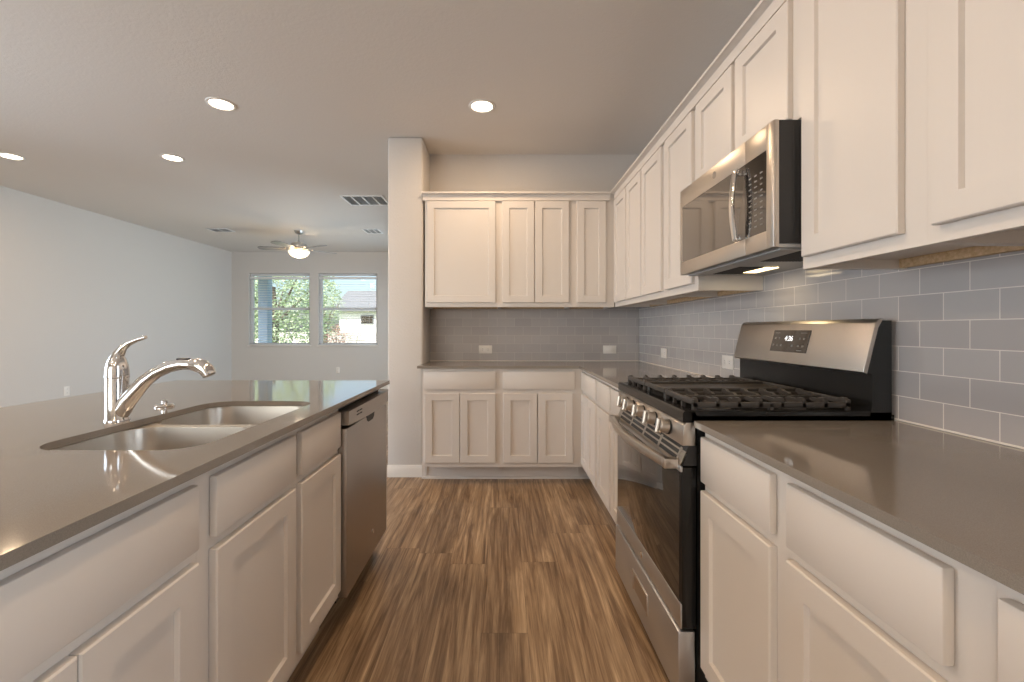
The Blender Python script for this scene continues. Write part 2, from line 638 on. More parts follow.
# ------------------------------------------------------------------ cabinets
DT = .019
def base_cabinet(w, depth, fronts, label, loc, rz, group, shoe=False, ends=(True, True), ty=.075, tx=0, tl=0):
    """local frame: x across the width, y = 0 the face frame, +y to the back. fronts = [(kind, x0, x1, z0, z1)]"""
    t = thing('base_cabinet', label, 'base cabinet', loc, rz, group)
    zt, zb = .893, .13
    c = MB()
    c.box(0, .018, .02, depth, 0, zt)
    c.box(w - .018, w, .02, depth, 0, zt)
    c.box(.018, w - .018, depth - .008, depth, .1, zt)
    c.box(.018, w - .018, .02, depth - .008, zb, zb + .016)
    # toe recess: trim the foot of the sides
    for v in c.bm.verts:
        if v.co.z < .01 and v.co.y < .03:
            v.co.y = ty
    c.build('carcass', M_cab, t)
    f = MB()
    xs = sorted({round(v, 4) for k, a, b, z0, z1 in fronts for v in (a, b)})
    lo, hi = xs[0] + .012, xs[-1] - .012
    f.box(0, lo, 0, .02, zb, zt)
    f.box(hi, w, 0, .02, zb, zt)
    f.box(lo, hi, 0, .02, .868 - .012, zt)
    f.box(lo, hi, 0, .02, zb, .165 + .014)
    f.box(lo, hi, 0, .02, .69, .745)
    for a, b in zip(xs[1:-1:2], xs[2:-1:2]):
        if b - a > .012:
            f.box(a + .012 - .02, b - .012 + .02, 0.0005, .02, zb + .01, zt - .01)
    # a backing sheet that closes the opening behind the fronts
    f.box(lo - .004, hi + .004, .0195, .022, zb + .01, zt - .01)
    f.build('face_frame', M_cab, t)
    k = MB()
    k.box(.018 if ends[0] else -tl, w - .018 if ends[1] else w + tx, ty, ty + .012, 0, zb)
    if shoe:
        k.prism([(ty, 0), (ty - .012, 0), (ty - .012, .010), (ty - .006, .018), (ty, .020)], 'x', -tl, w + tx)
    k.build('toe_kick', M_cab, t)
    for kind, a, b, z0, z1 in fronts:
        if kind == 'drawer':
            MB().box(a, b, -DT, -.0005, z0, z1, .004).build('drawer_front', M_cab, t)
        else:
            MB().panel_door(a, b, z0, z1, -DT, DT - .0005).build('door', M_cab, t)
    return t

DZ = (.731, .868)
OZ = (.165, .704)
def dr(a, b): return ('drawer', a, b, *DZ)
def do(a, b): return ('door', a, b, *OZ)

GI = 'cabinets in the island'
# island: x runs along +Y from the near end, faces the aisle (+X)
def island(y0, y1, fr, label):
    return base_cabinet(y1 - y0 + .0008, .60, [(k, a - y0, b - y0, z0, z1) for k, a, b, z0, z1 in fr], label, (-.655, y0, 0), PI / 2, GI)
island(.372, .9395, [dr(.400, .925), do(.400, .6605), do(.6635, .925)], 'island base cabinet with one very wide drawer front over two doors')
island(.9405, 1.7500, [dr(.980, 1.3600), dr(1.397, 1.735), do(.980, 1.3600), do(1.397, 1.735)], 'island sink base cabinet with two drawer fronts above two doors, beside the dishwasher')

GR = 'base cabinets along the range wall'
def rightbase(yn, yf, fr, label, depth=.55):
    return base_cabinet(yf - yn + .0008, depth, [(k, yf - b, yf - a, z0, z1) for k, a, b, z0, z1 in fr], label, (.621, yf, 0), -PI / 2, GR)
rightbase(.9545, 1.3480, [dr(.993, 1.341), do(.993, 1.341)], 'base cabinet directly beside the near side of the range, one drawer and one door')
rightbase(.5535, .9535, [dr(.602, .937), do(.602, .937)], 'base cabinet second from the near side of the range, one drawer over one door')
rightbase(.06, .5525, [dr(.09, .537), do(.09, .311), do(.314, .537)], 'base cabinet third from the near side of the range, mostly cut off')
rightbase(2.1330, 2.4700, [dr(2.150, 2.4530), do(2.150, 2.4530)], 'narrow base cabinet directly beyond the far side of the range')
rightbase(2.4710, 2.8360, [dr(2.492, 2.815), do(2.492, 2.815)], 'base cabinet second beyond the far side of the range, single drawer and door')
rightbase(2.8370, 3.4050, [dr(2.868, 3.372), do(2.868, 3.1180), do(3.1220, 3.372)], 'base cabinet on the range wall at the inside corner, one drawer over two doors')

GB = 'base cabinets on the far kitchen wall'
def backbase(x0, x1, fr, label, tx=0, tl=0):
    return base_cabinet(x1 - x0 + .0008, .515, [(k, a - x0, b - x0, z0, z1) for k, a, b, z0, z1 in fr], label, (x0, 3.407, 0), 0, GB, shoe=True, ends=(False, False), ty=.120, tx=tx, tl=tl)
backbase(-.620, -.0240, [dr(-.604, -.0525), do(-.601, -.3305), do(-.3265, -.0545)], 'two-door base cabinet on the far wall beside the wall end', tl=.026)
backbase(-.0230, .618, [dr(.004, .557), do(.005, .2690), do(.2745, .5430)], 'two-door base cabinet on the far wall beside the inside corner', tx=.077)

ZU0, ZU1 = 1.3766, 2.262
def wall_cabinet(w, depth, doors, z0, z1, label, loc, rz, group, dz=(1.412, 2.235), cleat=True):
    t = thing('wall_cabinet', label, 'wall cabinet', (loc[0], loc[1], z0), rz, group)
    h = z1 - z0
    c = MB()
    c.box(0, .016, .02, depth, 0, h)
    c.box(w - .016, w, .02, depth, 0, h)
    c.box(.016, w - .016, .02, depth, h - .018, h)
    c.box(.016, w - .016, depth - .006, depth, .028, h - .018)
    c.build('carcass', M_cab, t)
    u = MB()
    u.box(.016, w - .016, .02, depth - .006, .028, .042)
    uo = u.build('bottom_panel', M_cab, t)
    if cleat:
        k = MB()
        k.box(.017, w - .017, depth - .026, depth - .007, .002, .0278, .001)
        ko = k.build('hanging_cleat', M_raw, t)
        ko['label'] = 'bare pine strip under the cabinet'
    f = MB()
    lo = doors[0][0] + .014
    hi = doors[-1][1] - .014
    zlo, zhi = dz[0] - z0 + .012, dz[1] - z0 - .012
    f.box(0, lo, 0, .02, 0, h)
    f.box(hi, w, 0, .02, 0, h)
    f.box(lo, hi, 0, .02, 0, zlo)
    f.box(lo, hi, 0, .02, zhi, h)
    for (a, b), (c2, d) in zip(doors, doors[1:]):
        f.box(b - .02, c2 + .02, 0.0003, .02, zlo, zhi)
    f.box(lo, hi, .0197, .022, zlo - .004, zhi + .004)
    f.build('face_frame', M_cab, t)
    for a, b in doors:
        MB().panel_door(a, b, dz[0] - z0, dz[1] - z0, -DT, DT - .0005).build('door', M_cab, t)
    return t

GUB = 'wall cabinets on the far kitchen wall'
def upback(x0, x1, doors, label):
    return wall_cabinet(x1 - x0 + .0008, .343, [(a - x0, b - x0) for a, b in doors], ZU0, ZU1, label, (x0, 3.578, 0), 0, GUB)
upback(-.6300, -.0290, [(-.6115, -.055)], 'wall cabinet with a single very wide door, on the far wall beside the wall end')
upback(-.0280, .5610, [(-.001, .2575), (.2645, .5390)], 'wall cabinet with a pair of doors in the middle of the far wall')
upback(.5620, .9080, [(.6035, .8380)], 'wall cabinet with one narrow door, on the far wall at the inside corner')

GUR = 'wall cabinets along the range wall'
def upright(yn, yf, doors, label, z0=ZU0, dz=(1.412, 2.235), cleat=True):
    return wall_cabinet(yf - yn + .0008, .302, [(yf - b, yf - a) for a, b in doors], z0, ZU1, label, (.915, yf, 0), -PI / 2, GUR, dz, cleat)
upright(3.2060, 3.5750, [(3.222, 3.545)], 'wall cabinet over the range-wall counter at the inside corner, one narrow door')
upright(2.4570, 3.2050, [(2.868, 3.190), (2.500, 2.843)], 'two-door wall cabinet between the corner cabinet and the one by the microwave')
upright(2.0560, 2.4560, [(2.092, 2.436)], 'full-height wall cabinet beside the far side of the microwave')
upright(1.3400, 2.0550, [(1.728, 2.043), (1.385, 1.700)], 'short two-door wall cabinet directly above the microwave', z0=1.845, dz=(1.858, 2.235), cleat=False)
upright(.9490, 1.3390, [(1.0, 1.322)], 'full-height wall cabinet beside the near side of the microwave')
upright(.4500, .9480, [(.480, .922)], 'wall cabinet second from the near side of the microwave, partly cut off')

# crown strip along the top of the wall cabinets
def crown(o, s):
    return [(o + s * .0005, 2.2380), (o - s * .018, 2.2380), (o - s * .018, 2.282), (o - s * .030, 2.288), (o - s * .046, 2.290), (o - s * .046, 2.302), (o + s * .03, 2.302), (o + s * .03, 2.2625), (o + s * .0005, 2.2625)]
struct('trim_1', MB().prism(crown(3.5775, 1), 'x', -.645, .8680), M_cab)
struct('trim_2', MB().prism(crown(.9145, 1), 'y', .45, 3.5300), M_cab)

# ------------------------------------------------------------------ countertops and island
ZT = .914
ct = MB().slab([(-.656, 3.375), (.588, 3.375), (.588, 2.131), (1.217, 2.131), (1.217, 3.921), (-.6465, 3.921), (-.6465, 3.566), (-.656, 3.566)], [], .8945, ZT)
tag(ct.build('countertop', M_quartz), 'taupe quartz countertop on the far corner cabinets, beyond the range', 'countertop')
ct = MB().slab([(.588, .05), (1.217, .05), (1.217, 1.3495), (.588, 1.3495)], [], .8945, ZT)
tag(ct.build('countertop', M_quartz), 'taupe quartz countertop on the near side of the range', 'countertop')
SX0, SX1, SY0, SY1 = -1.125, -.722, 1.020, 1.72
hole = rrect(SX0, SX1, SY0, SY1, .085, 10)
ct = MB().slab([(-.622, .335), (-.622, 2.425), (-1.80, 2.425), (-1.80, .335)], [hole[::-1]], .8945, ZT)
tag(ct.build('countertop', M_quartz), 'large taupe quartz island top around the double sink', 'countertop')

isl = thing('island_base', 'white painted back and end panels carrying the overhanging island top behind the dishwasher', 'island', (-1.3, .372, 0))
MB().box(-.065, -.005 + .048, 0, 2.0, 0, .8935, .002).build('back_panel', M_cab, isl)
MB().box(.044, .600, 1.990, 2.008, 0, .8935, .002).build('end_panel', M_cab, isl)
MB().prism([(-.065 - y, z) for y, z in base_prof(.015)], 'y', 0, 2.0).build('base_moulding', M_trim, isl)

# ------------------------------------------------------------------ sink
sk = thing('sink', 'stainless steel double bowl sink set under the island top', 'sink', ((SX0 + SX1) / 2, (SY0 + SY1) / 2, .70))
def bowl(y0, y1, name):
    b = MB()
    cx, cy, cz = (SX0 + SX1) / 2, (SY0 + SY1) / 2, .70
    x0, x1 = SX0 - .004, SX1 + .004
    levels = [(.0, .8930, .085), (.004, .8925, .083), (.010, .80, .08), (.020, .735, .08), (.045, .712, .07), (.09, .706, .05)]
    rings = []
    for ins, z, r in levels:
        rings.append([b.bm.verts.new((x - cx, y - cy, z - cz)) for x, y in rrect(x0 + ins, x1 - ins, y0 + ins, y1 - ins, r, 8)])
    for a, c in zip(rings, rings[1:]):
        n = len(a)
        for i in range(n):
            b.bm.faces.new((a[i], a[(i + 1) % n], c[(i + 1) % n], c[i]))
    b.bm.faces.new(rings[-1])
    for f in b.bm.faces:
        f.smooth = True
    bmesh.ops.recalc_face_normals(b.bm, faces=b.bm.faces[:])
    bmesh.ops.reverse_faces(b.bm, faces=b.bm.faces[:])
    o = b.build(name, M_sink, sk, 60)
    md = o.modifiers.new('Solidify', 'SOLIDIFY')
    md.thickness = .0015
    md.offset = -1
    d = MB()
    mx, my = 0, (y0 + y1) / 2 - cy
    d.lathe([(.0, .004), (.018, .003), (.03, .004), (.042, .008), (.045, .006), (.045, .004)], (mx, my, .706 - cz), 24)
    d.build('drain', M_chrome, o)
ymid = 1.372
bowl(SY0 - .004, ymid - .012, 'bowl')
bowl(ymid + .012, SY1 + .004, 'bowl')
cx, cy, cz = (SX0 + SX1) / 2, (SY0 + SY1) / 2, .70
def hole_of(y0, y1):
    return [(x - cx, y - cy) for x, y in rrect(SX0 - .003, SX1 + .003, y0 + .001, y1 - .001, .0845, 8)][::-1]
d = MB()
d.slab([(x - cx, y - cy) for x, y in rrect(SX0 - .010, SX1 + .010, SY0 - .009, SY1 + .009, .09, 8)], [hole_of(SY0 - .004, ymid - .012), hole_of(ymid + .012, SY1 + .004)], .8912 - cz, .8930 - cz)
d.build('rim', M_sink, sk)

# ------------------------------------------------------------------ faucet and soap cap
fa = thing('faucet', 'chrome single lever kitchen faucet with pull-out spout, standing behind the sink', 'faucet', (-1.184, 1.352, ZT))
b = MB()
b.lathe([(.0, 0), (.0315, 0), (.0315, .005), (.0295, .008), (.0295, .132), (.031, .134), (.031, .140), (.0, .140)], (0, 0, 0), 32)
b.build('body', M_chrome, fa)
b = MB()
# lever: domed cap sweeping up into a thin curved handle
b.lathe([(.0305, .1405), (.0300, .156), (.028, .17), (.024, .185), (.017, .197), (.0, .203)], (0, 0, 0), 32)
b.tube([(-.006, 0, .165), (-.002, 0, .185), (.004, 0, .205), (.018, 0, .224), (.036, 0, .238), (.060, 0, .248), (.088, 0, .257)],
       [.026, .024, .018, .0125, .010, .0085, .0065], 16, flat=(1, .8))
b.build('lever_handle', M_chrome, fa)
sp = [(.006, 0, .040), (.030, 0, .062), (.055, 0, .090), (.085, 0, .122), (.120, 0, .148), (.160, 0, .166), (.200, 0, .174), (.232, 0, .172)]
b = MB()
b.tube([(.0, 0, .012), (.010, 0, .03)] + sp[1:], [.026, .0275, .0265, .0235, .020, .0182, .0174, .0170, .0168], 20, flat=(.92, 1))
b.build('spout', M_chrome, fa)
b = MB()
b.tube([(.228, 0, .172), (.245, 0, .171), (.262, 0, .166), (.276, 0, .155), (.284, 0, .140)], [.0172, .0205, .022, .0212, .0188], 20)
h = b.build('spray_head', M_chrome, fa)
b = MB()
b.box(.185, .222, -.008, .008, .186, .1925, .003)
b.build('spray_button', M_blackpl, h)

cp = thing('sink_hole_cover', 'small round chrome sink hole cap on the island top beyond the faucet', 'sink cap', (-1.226, 1.595, ZT))
MB().lathe([(0, 0), (.030, 0), (.0305, .004), (.027, .009), (.012, .012), (0, .0125)], (0, 0, 0), 28).build('cap', M_chrome, cp)
MB().lathe([(.0, .0123), (.009, .0123), (.0095, .022), (.006, .026), (0, .027)], (0, 0, 0), 20).build('knob', M_chrome, cp)

# ------------------------------------------------------------------ dishwasher
dw = thing('dishwasher', 'stainless steel dishwasher built into the island beside the sink cabinet', 'dishwasher', (-.620, 1.7535, 0), PI / 2)
WD = .604
MB().box(.004, WD - .004, .045, .60, .10, .885).build('tub', M_blackpl, dw)
o = MB().box(0.004, WD - .004, .112, .130, .002, .10).build('kick_plate', M_blackpl, dw)
b = MB()
b.box(0, WD, 0, .044, .122, .798, .006)
b.build('door', M_steel_dark, dw)
b = MB()
# control strip whose lower edge dips at the pocket handle
lowc = [(WD * i / 24, .812 - .010 * math.sin(PI * i / 24)) for i in range(25)]
b.prism([(0, .866), (WD, .866)] + lowc[::-1], 'y', -.008, .044)
s = b.build('control_strip', M_steel_dark, dw)
b = MB()
for i in range(2):
    for j in range(2):
        b.box(.095 + j * .038, .126 + j * .038, -.0092, -.007, .833 + i * .014, .838 + i * .014)
b.build('vent_slots', M_slot, s)
b = MB()
b.prism([(.25, .800), (.375, .800), (.365, .778), (.345, .768), (.28, .768), (.26, .778)], 'y', -.0015, .004)
b.build('pocket_handle', M_slot, dw)
b = MB()
b.lathe([(0, 0), (.010, 0), (.010, .002), (0, .0025)], (.345, -.0005, .232), 20, axis='y', flip=-1)
b.build('badge', M_chrome, dw)

# ------------------------------------------------------------------ gas range
RF, RN = 2.1200, 1.3610
RWD = RF - RN
rg = thing('gas_range', 'freestanding stainless and black gas range between the counters, under the microwave', 'range', (.552, RF, 0), -PI / 2)
# local x: 0 far end .. RWD near end ; local y = X - .552
b = MB()
b.box(.003, RWD - .003, .052, .655, .06, .905)
b.box(.02, RWD - .02, .09, .62, .0, .06)
b.build('body', M_enamel, rg)
# drawer
b = MB()
b.box(0, RWD, -.008, .045, .045, .258, .005)
dwr = b.build('storage_drawer', M_steel_cool, rg)
b = MB()
xc = RWD / 2
b.prism([(xc - .085, .192), (xc + .085, .192), (xc + .085, .125), (xc - .085, .125)], 'y', -.0095, -.0075)
b.build('handle_recess', M_steel_dark, dwr)
b = MB()
b.box(xc - .092, xc + .092, -.014, -.006, .186, .199, .003)
b.box(xc - .092, xc - .084, -.012, -.006, .118, .187, .002)
b.box(xc + .084, xc + .092, -.012, -.006, .118, .187, .002)
b.build('drawer_pull', M_steel, dwr)
# oven door
b = MB()
b.box(0, RWD, .002, .048, .266, .766, .004, mi=1)
b.box(0, RWD, -.002, .004, .266, .343, .002)
b.box(0, RWD, -.002, .006, .752, .770, .002)
dr_o = b.build('oven_door', [M_steel_cool, M_enamel], rg)
b = MB()
b.box(.012, RWD - .012, -.001, .003, .345, .750, .001)
b.build('oven_window', M_oven_glass, dr_o)
b = MB()
b.lathe([(0, 0), (.013, 0), (.013, .0015), (0, .002)], (xc, -.002, .304), 24, axis='y', flip=-1)
b.build('badge', M_chrome, dr_o)
# bowed handle with square ends
b = MB()
n = 17
up, dn = [], []
for i in range(n):
    u = i / (n - 1)
    x = .020 + (RWD - .040) * u
    bow = -.040 - .034 * math.sin(PI * u)
    up.append((x, bow))
for i in range(n):
    u = 1 - i / (n - 1)
    x = .020 + (RWD - .040) * u
    dn.append((x, -.040 - .034 * math.sin(PI * u) + .020))
b.prism(up + dn, 'z', .757, .787, bevel=.003)
b.box(.020, .050, -.044, .000, .757, .787, .002)
b.box(RWD - .050, RWD - .020, -.044, .000, .757, .787, .002)
b.build('handle', M_steel, dr_o)
# vent strip between door and controls, with louvre slots
b = MB()
b.prism([(.000, .771), (.050, .771), (.050, .833), (.026, .833)], 'x', .004, RWD - .004)
v = b.build('vent_strip', M_blackpl, rg)
b = MB()
vd = Vector((0, .026, .062))
def vbar(x0, x1, t0, t1):
    y0, z0, y1, z1 = vd.y * t0, .771 + vd.z * t0, vd.y * t1, .771 + vd.z * t1
    b.prism([(y0 - .002, z0), (y1 - .002, z1), (y1 + .004, z1), (y0 + .004, z0)], 'x', x0, x1)
vbar(.004, RWD - .004, 0, .14)
vbar(.004, RWD - .004, .34, .42)
vbar(.004, RWD - .004, .62, .70)
for k in range(5):
    x = .04 + k * (RWD - .08) / 4
    vbar(x - .007, x + .007, .0, .78)
vbar(.004, .03, 0, .6)
vbar(RWD - .03, RWD - .004, 0, .6)
b.build('louvre_bars', M_steel, v)
# control panel
b = MB()
b.prism([(.004, .834), (.045, .834), (.045, .905), (.016, .905), (.009, .895)], 'x', 0, RWD, bevel=.002)
pn = b.build('control_panel', M_steel, rg)
slope = Vector((0, -.99, .16)).normalized()
def knob(x):
    b = MB()
    c = Vector((x, .006, .868))
    s = slope
    b.cyl(c + s * .000, c + s * .006, .025, .025, 24, mi=1)
    b.cyl(c + s * .006, c + s * .030, .0235, .0205, 24)
    b.cyl(c + s * .030, c + s * .033, .0205, .018, 24)
    sd = Vector((1, 0, 0))
    upv = s.cross(sd).normalized()
    p0, p1 = c + s * .026 - upv * .021, c + s * .026 + upv * .021
    b.tube([p0, p0 + s * .014, p1 + s * .014, p1], .0065, 8)
    return b.build('knob', [M_steel, M_blackpl], rg)
for x in (.150, .240, .375, .510, .645):
    knob(x)
# cooktop
b = MB()
b.prism([(.006, .906), (.66, .906), (.66, .930), (.585, .930), (.585, .926), (.05, .926), (.045, .940), (.012, .942), (.006, .934)], 'x', 0, RWD)
b.box(0, .020, .03, .655, .906, .941, .004)
b.box(RWD - .020, RWD, .03, .655, .906, .941, .004)
b.build('cooktop', M_enamel, rg)
def burner(x, y, r):
    b = MB()
    b.lathe([(r * 1.25, .9265), (r * 1.2, .934), (r * .95, .936), (r * .9, .944), (0, .944)], (x, y, 0), 26)
    o = b.build('burner', M_iron, rg)
    b = MB()
    b.lathe([(0, .9445), (r * .86, .9445), (r * .88, .950), (r * .8, .954), (0, .955)], (x, y, 0), 26)
    b.build('burner_cap', M_iron, o)
for x, y, r in ((.14, .17, .045), (.14, .44, .038), (RWD - .14, .17, .050), (RWD - .14, .44, .035)):
    burner(x, y, r)
def grate(x0, x1):
    b = MB()
    y0, y1, zt, zl = .045, .545, .974, .9285
    t = .011
    def bar(ax, bx, ay, by, dz=0):
        b.box(ax, bx, ay, by, zt - .018 - dz, zt - dz, .003)
    bar(x0, x0 + t, y0, y1, .009)
    bar(x1 - t, x1, y0, y1, .009)
    bar(x0, x1, y0, y0 + t)
    bar(x0, x1, y1 - t, y1)
    xm = (x0 + x1) / 2
    bar(xm - t / 2, xm + t / 2, y0, y1, .004)
    # fingers stepping up from the side bars and reaching in over the burners
    for k in range(8):
        yy = y0 + .012 + (y1 - y0 - .024) * k / 7
        ln = (.100, .078, .058, .078, .100, .078, .058, .078)[k]
        for s in (0, 1):
            o, q = (x0, 1) if s == 0 else (x1, -1)
            b.prism([(o, zt - .024), (o, zt - .004), (o + q * .006, zt + .004), (o + q * .026, zt + .004), (o + q * .036, zt - .002), (o + q * ln, zt - .002), (o + q * (ln + .012), zt - .008), (o + q * ln, zt - .014), (o + q * .02, zt - .016)], 'y', yy - .0055, yy + .0055)
    for xx in (x0 + .006, x1 - .006):
        for yy in (y0 + .008, (y0 + y1) / 2, y1 - .008):
            b.box(xx - .006, xx + .006, yy - .007, yy + .007, zl - .001, zt - .012, .002)
    for xx in (x0 + .085, x1 - .085):
        b.box(xx - .006, xx + .006, y0, y0 + t, zl, zt - .01)
    return b.build('grate', M_iron, rg)
grate(.022, .262)
grate(RWD - .262, RWD - .022)
b = MB()
x0, x1 = .268, RWD - .268
b.box(x0, x1, .045, .545, .958, .968, .004)
b.box(x0, x0 + .010, .045, .545, .966, .977, .003)
b.box(x1 - .010, x1, .045, .545, .966, .977, .003)
b.box(x0 + .01, x1 - .01, .045, .055, .966, .977, .003)
b.box(x0 + .01, x1 - .01, .535, .545, .966, .977, .003)
for xx in (x0 + .02, x1 - .02):
    for yy in (.06, .53):
        b.cyl((xx, yy, .926), (xx, yy, .960), .008)
b.build('griddle', M_griddle, rg)
# backguard
b = MB()
b.prism([(.585, .927), (.652, .927), (.652, 1.222), (.612, 1.222), (.598, 1.20), (.572, 1.060), (.592, 1.055), (.592, .965)], 'x', .0, RWD)
bgd = b.build('backguard', M_enamel, rg)
b = MB()
b.prism([(.562, 1.062), (.575, 1.056), (.610, 1.200), (.625, 1.227), (.612, 1.228), (.600, 1.215)], 'x', -.002, RWD + .002, bevel=.002)
pf = b.build('control_fascia', M_steel, rg)
# face of the fascia: from (.562,1.062) to (.600,1.215)
fd = Vector((0, .600 - .562, 1.215 - 1.062))
fn_ = Vector((0, -fd.z, fd.y)).normalized()
def fpos(x, t, off):
    return Vector((x, .562, 1.062)) + fd * t + fn_ * off
def fquad(mb, x0, x1, t0, t1, o0, o1, mi=0):
    def fn():
        vs = [mb.bm.verts.new(fpos(x, t, o)) for o in (o0, o1) for x, t in ((x0, t0), (x1, t0), (x1, t1), (x0, t1))]
        q = [(0, 1, 2, 3), (4, 7, 6, 5), (0, 4, 5, 1), (1, 5, 6, 2), (2, 6, 7, 3), (3, 7, 4, 0)]
        fs = [mb.bm.faces.new([vs[i] for i in k]) for k in q]
        bmesh.ops.recalc_face_normals(mb.bm, faces=fs)
    mb._new(fn, mi, False)
b = MB()
DX0, DX1 = .272, .490
fquad(b, DX0, DX1, .28, .84, .0002, .0030)
b_o = b.build('display_panel', M_glass_dark, pf)
for row, (t0, t1, xs) in enumerate(((.60, .65, (.293, .318, .440, .465)), (.42, .47, (.288, .312, .337, .403, .440, .465)))):
    for x in xs:
        b = MB()
        fquad(b, x - .005, x + .005, t0, t1, .003, .0034)
        b.build('touch_key', M_print, b_o)
for x0, x1, t0, t1 in ((.285, .315, .76, .775), (.44, .475, .76, .775), (.435, .465, .32, .34)):
    b = MB()
    fquad(b, x0, x1, t0, t1, .003, .0034)
    b.build('printed_line', M_print, b_o)
def text_on(name, body, size, m, parent, mw):
    cu = bpy.data.curves.new(name, 'FONT')
    cu.body = body
    cu.size = size
    cu.extrude = .0004
    cu.align_x = 'CENTER'
    cu.align_y = 'CENTER'
    cu.materials.append(m)
    tmp = bpy.data.objects.new(name, cu)
    COL.objects.link(tmp)
    bpy.context.view_layer.update()
    me = bpy.data.meshes.new_from_object(tmp.evaluated_get(bpy.context.evaluated_depsgraph_get()))
    bpy.data.objects.remove(tmp)
    o = bpy.data.objects.new(name, me)
    COL.objects.link(o)
    o.parent = parent
    o.matrix_local = mw
    return o
tilt = math.atan2(fd.y, fd.z)
text_on('clock_digits', '4:26', .029, M_led, b_o, Matrix.Translation(fpos(.377, .62, .0036)) @ Matrix.Rotation(PI / 2 - tilt, 4, 'X'))

# ------------------------------------------------------------------ microwave
MF, MN, MZ0, MZ1 = 2.0530, 1.3420, 1.446, 1.836
MWD = MF - MN
mw = thing('microwave', 'stainless over-the-range microwave hung under the short cabinet above the range', 'microwave', (.829, MF, MZ0), -PI / 2)
H = MZ1 - MZ0
b = MB()
b.box(.002, MWD - .002, .016, .384, .012, H, .003)
for k in range(5):
    b.box(MWD - .0045, MWD - .001, .06 + k * .06, .075 + k * .06, .03, H - .02, .001)
b.build('body', M_blackpl, mw)
split = MF - 1.504
b = MB()
g0, g1 = .058, .312
b.box(0, split - .001, .006, .0155, 0, H, .002)
b.box(0, split - .001, .000, .007, 0, g0, .002)
b.box(0, split - .001, .000, .007, g1, H, .002)
b.box(0, .022, .000, .007, g0, g1, .001)
d_o = b.build('door', M_steel, mw)
b = MB()
b.box(.022, split - .001, .0012, .006, g0, g1)
b.build('door_glass', M_tinted, d_o)
b = MB()
b.lathe([(0, 0), (.014, 0), (.014, .0015), (0, .002)], (MF - 1.721, 0, .352), 24, axis='y', flip=-1)
b.build('badge', M_chrome, d_o)
b = MB()
hx = split - .030
op, ip = [], []
for i in range(17):
    u = i / 16
    z = .056 + .250 * u
    y = -.022 - .013 * math.sin(PI * u)
    op.append((y, z))
    ip.append((y + .009, z))
b.prism(op + ip[::-1], 'x', hx - .012, hx + .012, bevel=.002)
for z in (.060, .284):
    b.box(hx - .009, hx + .009, -.020, .002, z, z + .018, .002)
b.build('handle', M_chrome, d_o)
b = MB()
b.box(split + .001, MWD, .006, .0155, 0, H, .002)
b.box(split + .001, MWD, .000, .007, 0, g0, .002)
b.box(split + .001, MWD, .000, .007, g1, H, .002)
b.box(MWD - .040, MWD, -.002, .007, 0, H, .004)
c_o = b.build('control_panel', M_steel, mw)
b = MB()
b.box(split + .001, MWD - .041, .0012, .006, g0, g1)
kg = b.build('keypad_glass', M_glass_dark, c_o)
b = MB()
for r in range(10):
    for c in range(3):
        x = split + .022 + c * .032
        z = g0 + .025 + r * .0185
        b.box(x, x + .014, .0005, .0014, z, z + .0045)
b.build('keypad_legend', M_print, c_o)
b = MB()
b.prism([(.004, .0), (.384, .0), (.384, .011), (.004, .011)], 'x', .006, MWD - .006)
b.box(.02, MWD - .02, .03, .10, -.006, .0, .002)
un = b.build('underside', M_grey_pl, mw)
for i in range(2):
    b = MB()
    x = .06 + i * (MWD - .12 - .22)
    b.box(x - .005, x + .225, .125, .274, -.0008, .0002)
    for k in range(12):
        b.box(x, x + .22, .13 + k * .012, .137 + k * .012, -.002, -.0006)
    b.build('grease_filter', M_slot, un)
b = MB()
b.box(.12, .28, .228, .285, -.004, -.0005, .001)
b.build('cooktop_lamp', M_hood, un)
light('cooktop_light', 'AREA', (.20, .255, -.02), (0, 0, 0), 0.15, (1, .78, .48), parent=mw, shape='RECTANGLE', size=.15, size_y=.06)

# ------------------------------------------------------------------ outlets
def outlet(label, loc, rz, horiz, blank=False):
    t = thing('wall_outlet', label, 'outlet', loc, rz)
    w, h = (.118, .072) if horiz else (.072, .118)
    MB().box(-w / 2, w / 2, -.006, -.0002, -h / 2, h / 2, .002).build('cover_plate', M_white_pl, t)
    if not blank:
        for s in (-1, 1):
            b = MB()
            ox, oz = (s * .024, 0) if horiz else (0, s * .024)
            b.lathe([(0, 0), (.016, 0), (.0165, .0015), (.015, .002), (0, .002)], (ox, -.006, oz), 20, axis='y', flip=-1)
            r = b.build('socket', M_white_pl, t)
            b = MB()
            for q in (-1, 1):
                if horiz:
                    b.box(ox - .005, ox + .004, -.0083, -.0075, q * .006 - .001, q * .006 + .001)
                else:
                    b.box(q * .006 - .001, q * .006 + .001, -.0083, -.0075, oz - .004, oz + .005)
            b.build('slots', M_slot, r)
    else:
        MB().box(-.036, .036, -.0085, -.0058, -.017, .017, .001).build('rocker', M_white_pl, t)
    return t
outlet('white outlet lying sideways in the far backsplash above the seam of the two base cabinets', (-.152, YK - .008, 1.016), 0, True)
outlet('white rocker switch plate lying sideways in the far backsplash near the inside corner', (.955, YK - .008, 1.016), 0, True, True)
outlet('white outlet in the range-wall backsplash, by the inside corner', (XR - .008, 3.312, 1.016), -PI / 2, True)
outlet('white outlet in the range-wall backsplash, just beyond the back panel of the range', (XR - .008, 2.372, 1.018), -PI / 2, True)
outlet('tiny white outlet low on the long living room wall behind the faucet', (XL, 5.50, .425), PI / 2, False)
outlet('tiny white outlet low on the window wall, below the window with the house', (-3.31, YB, .38), 0, False)

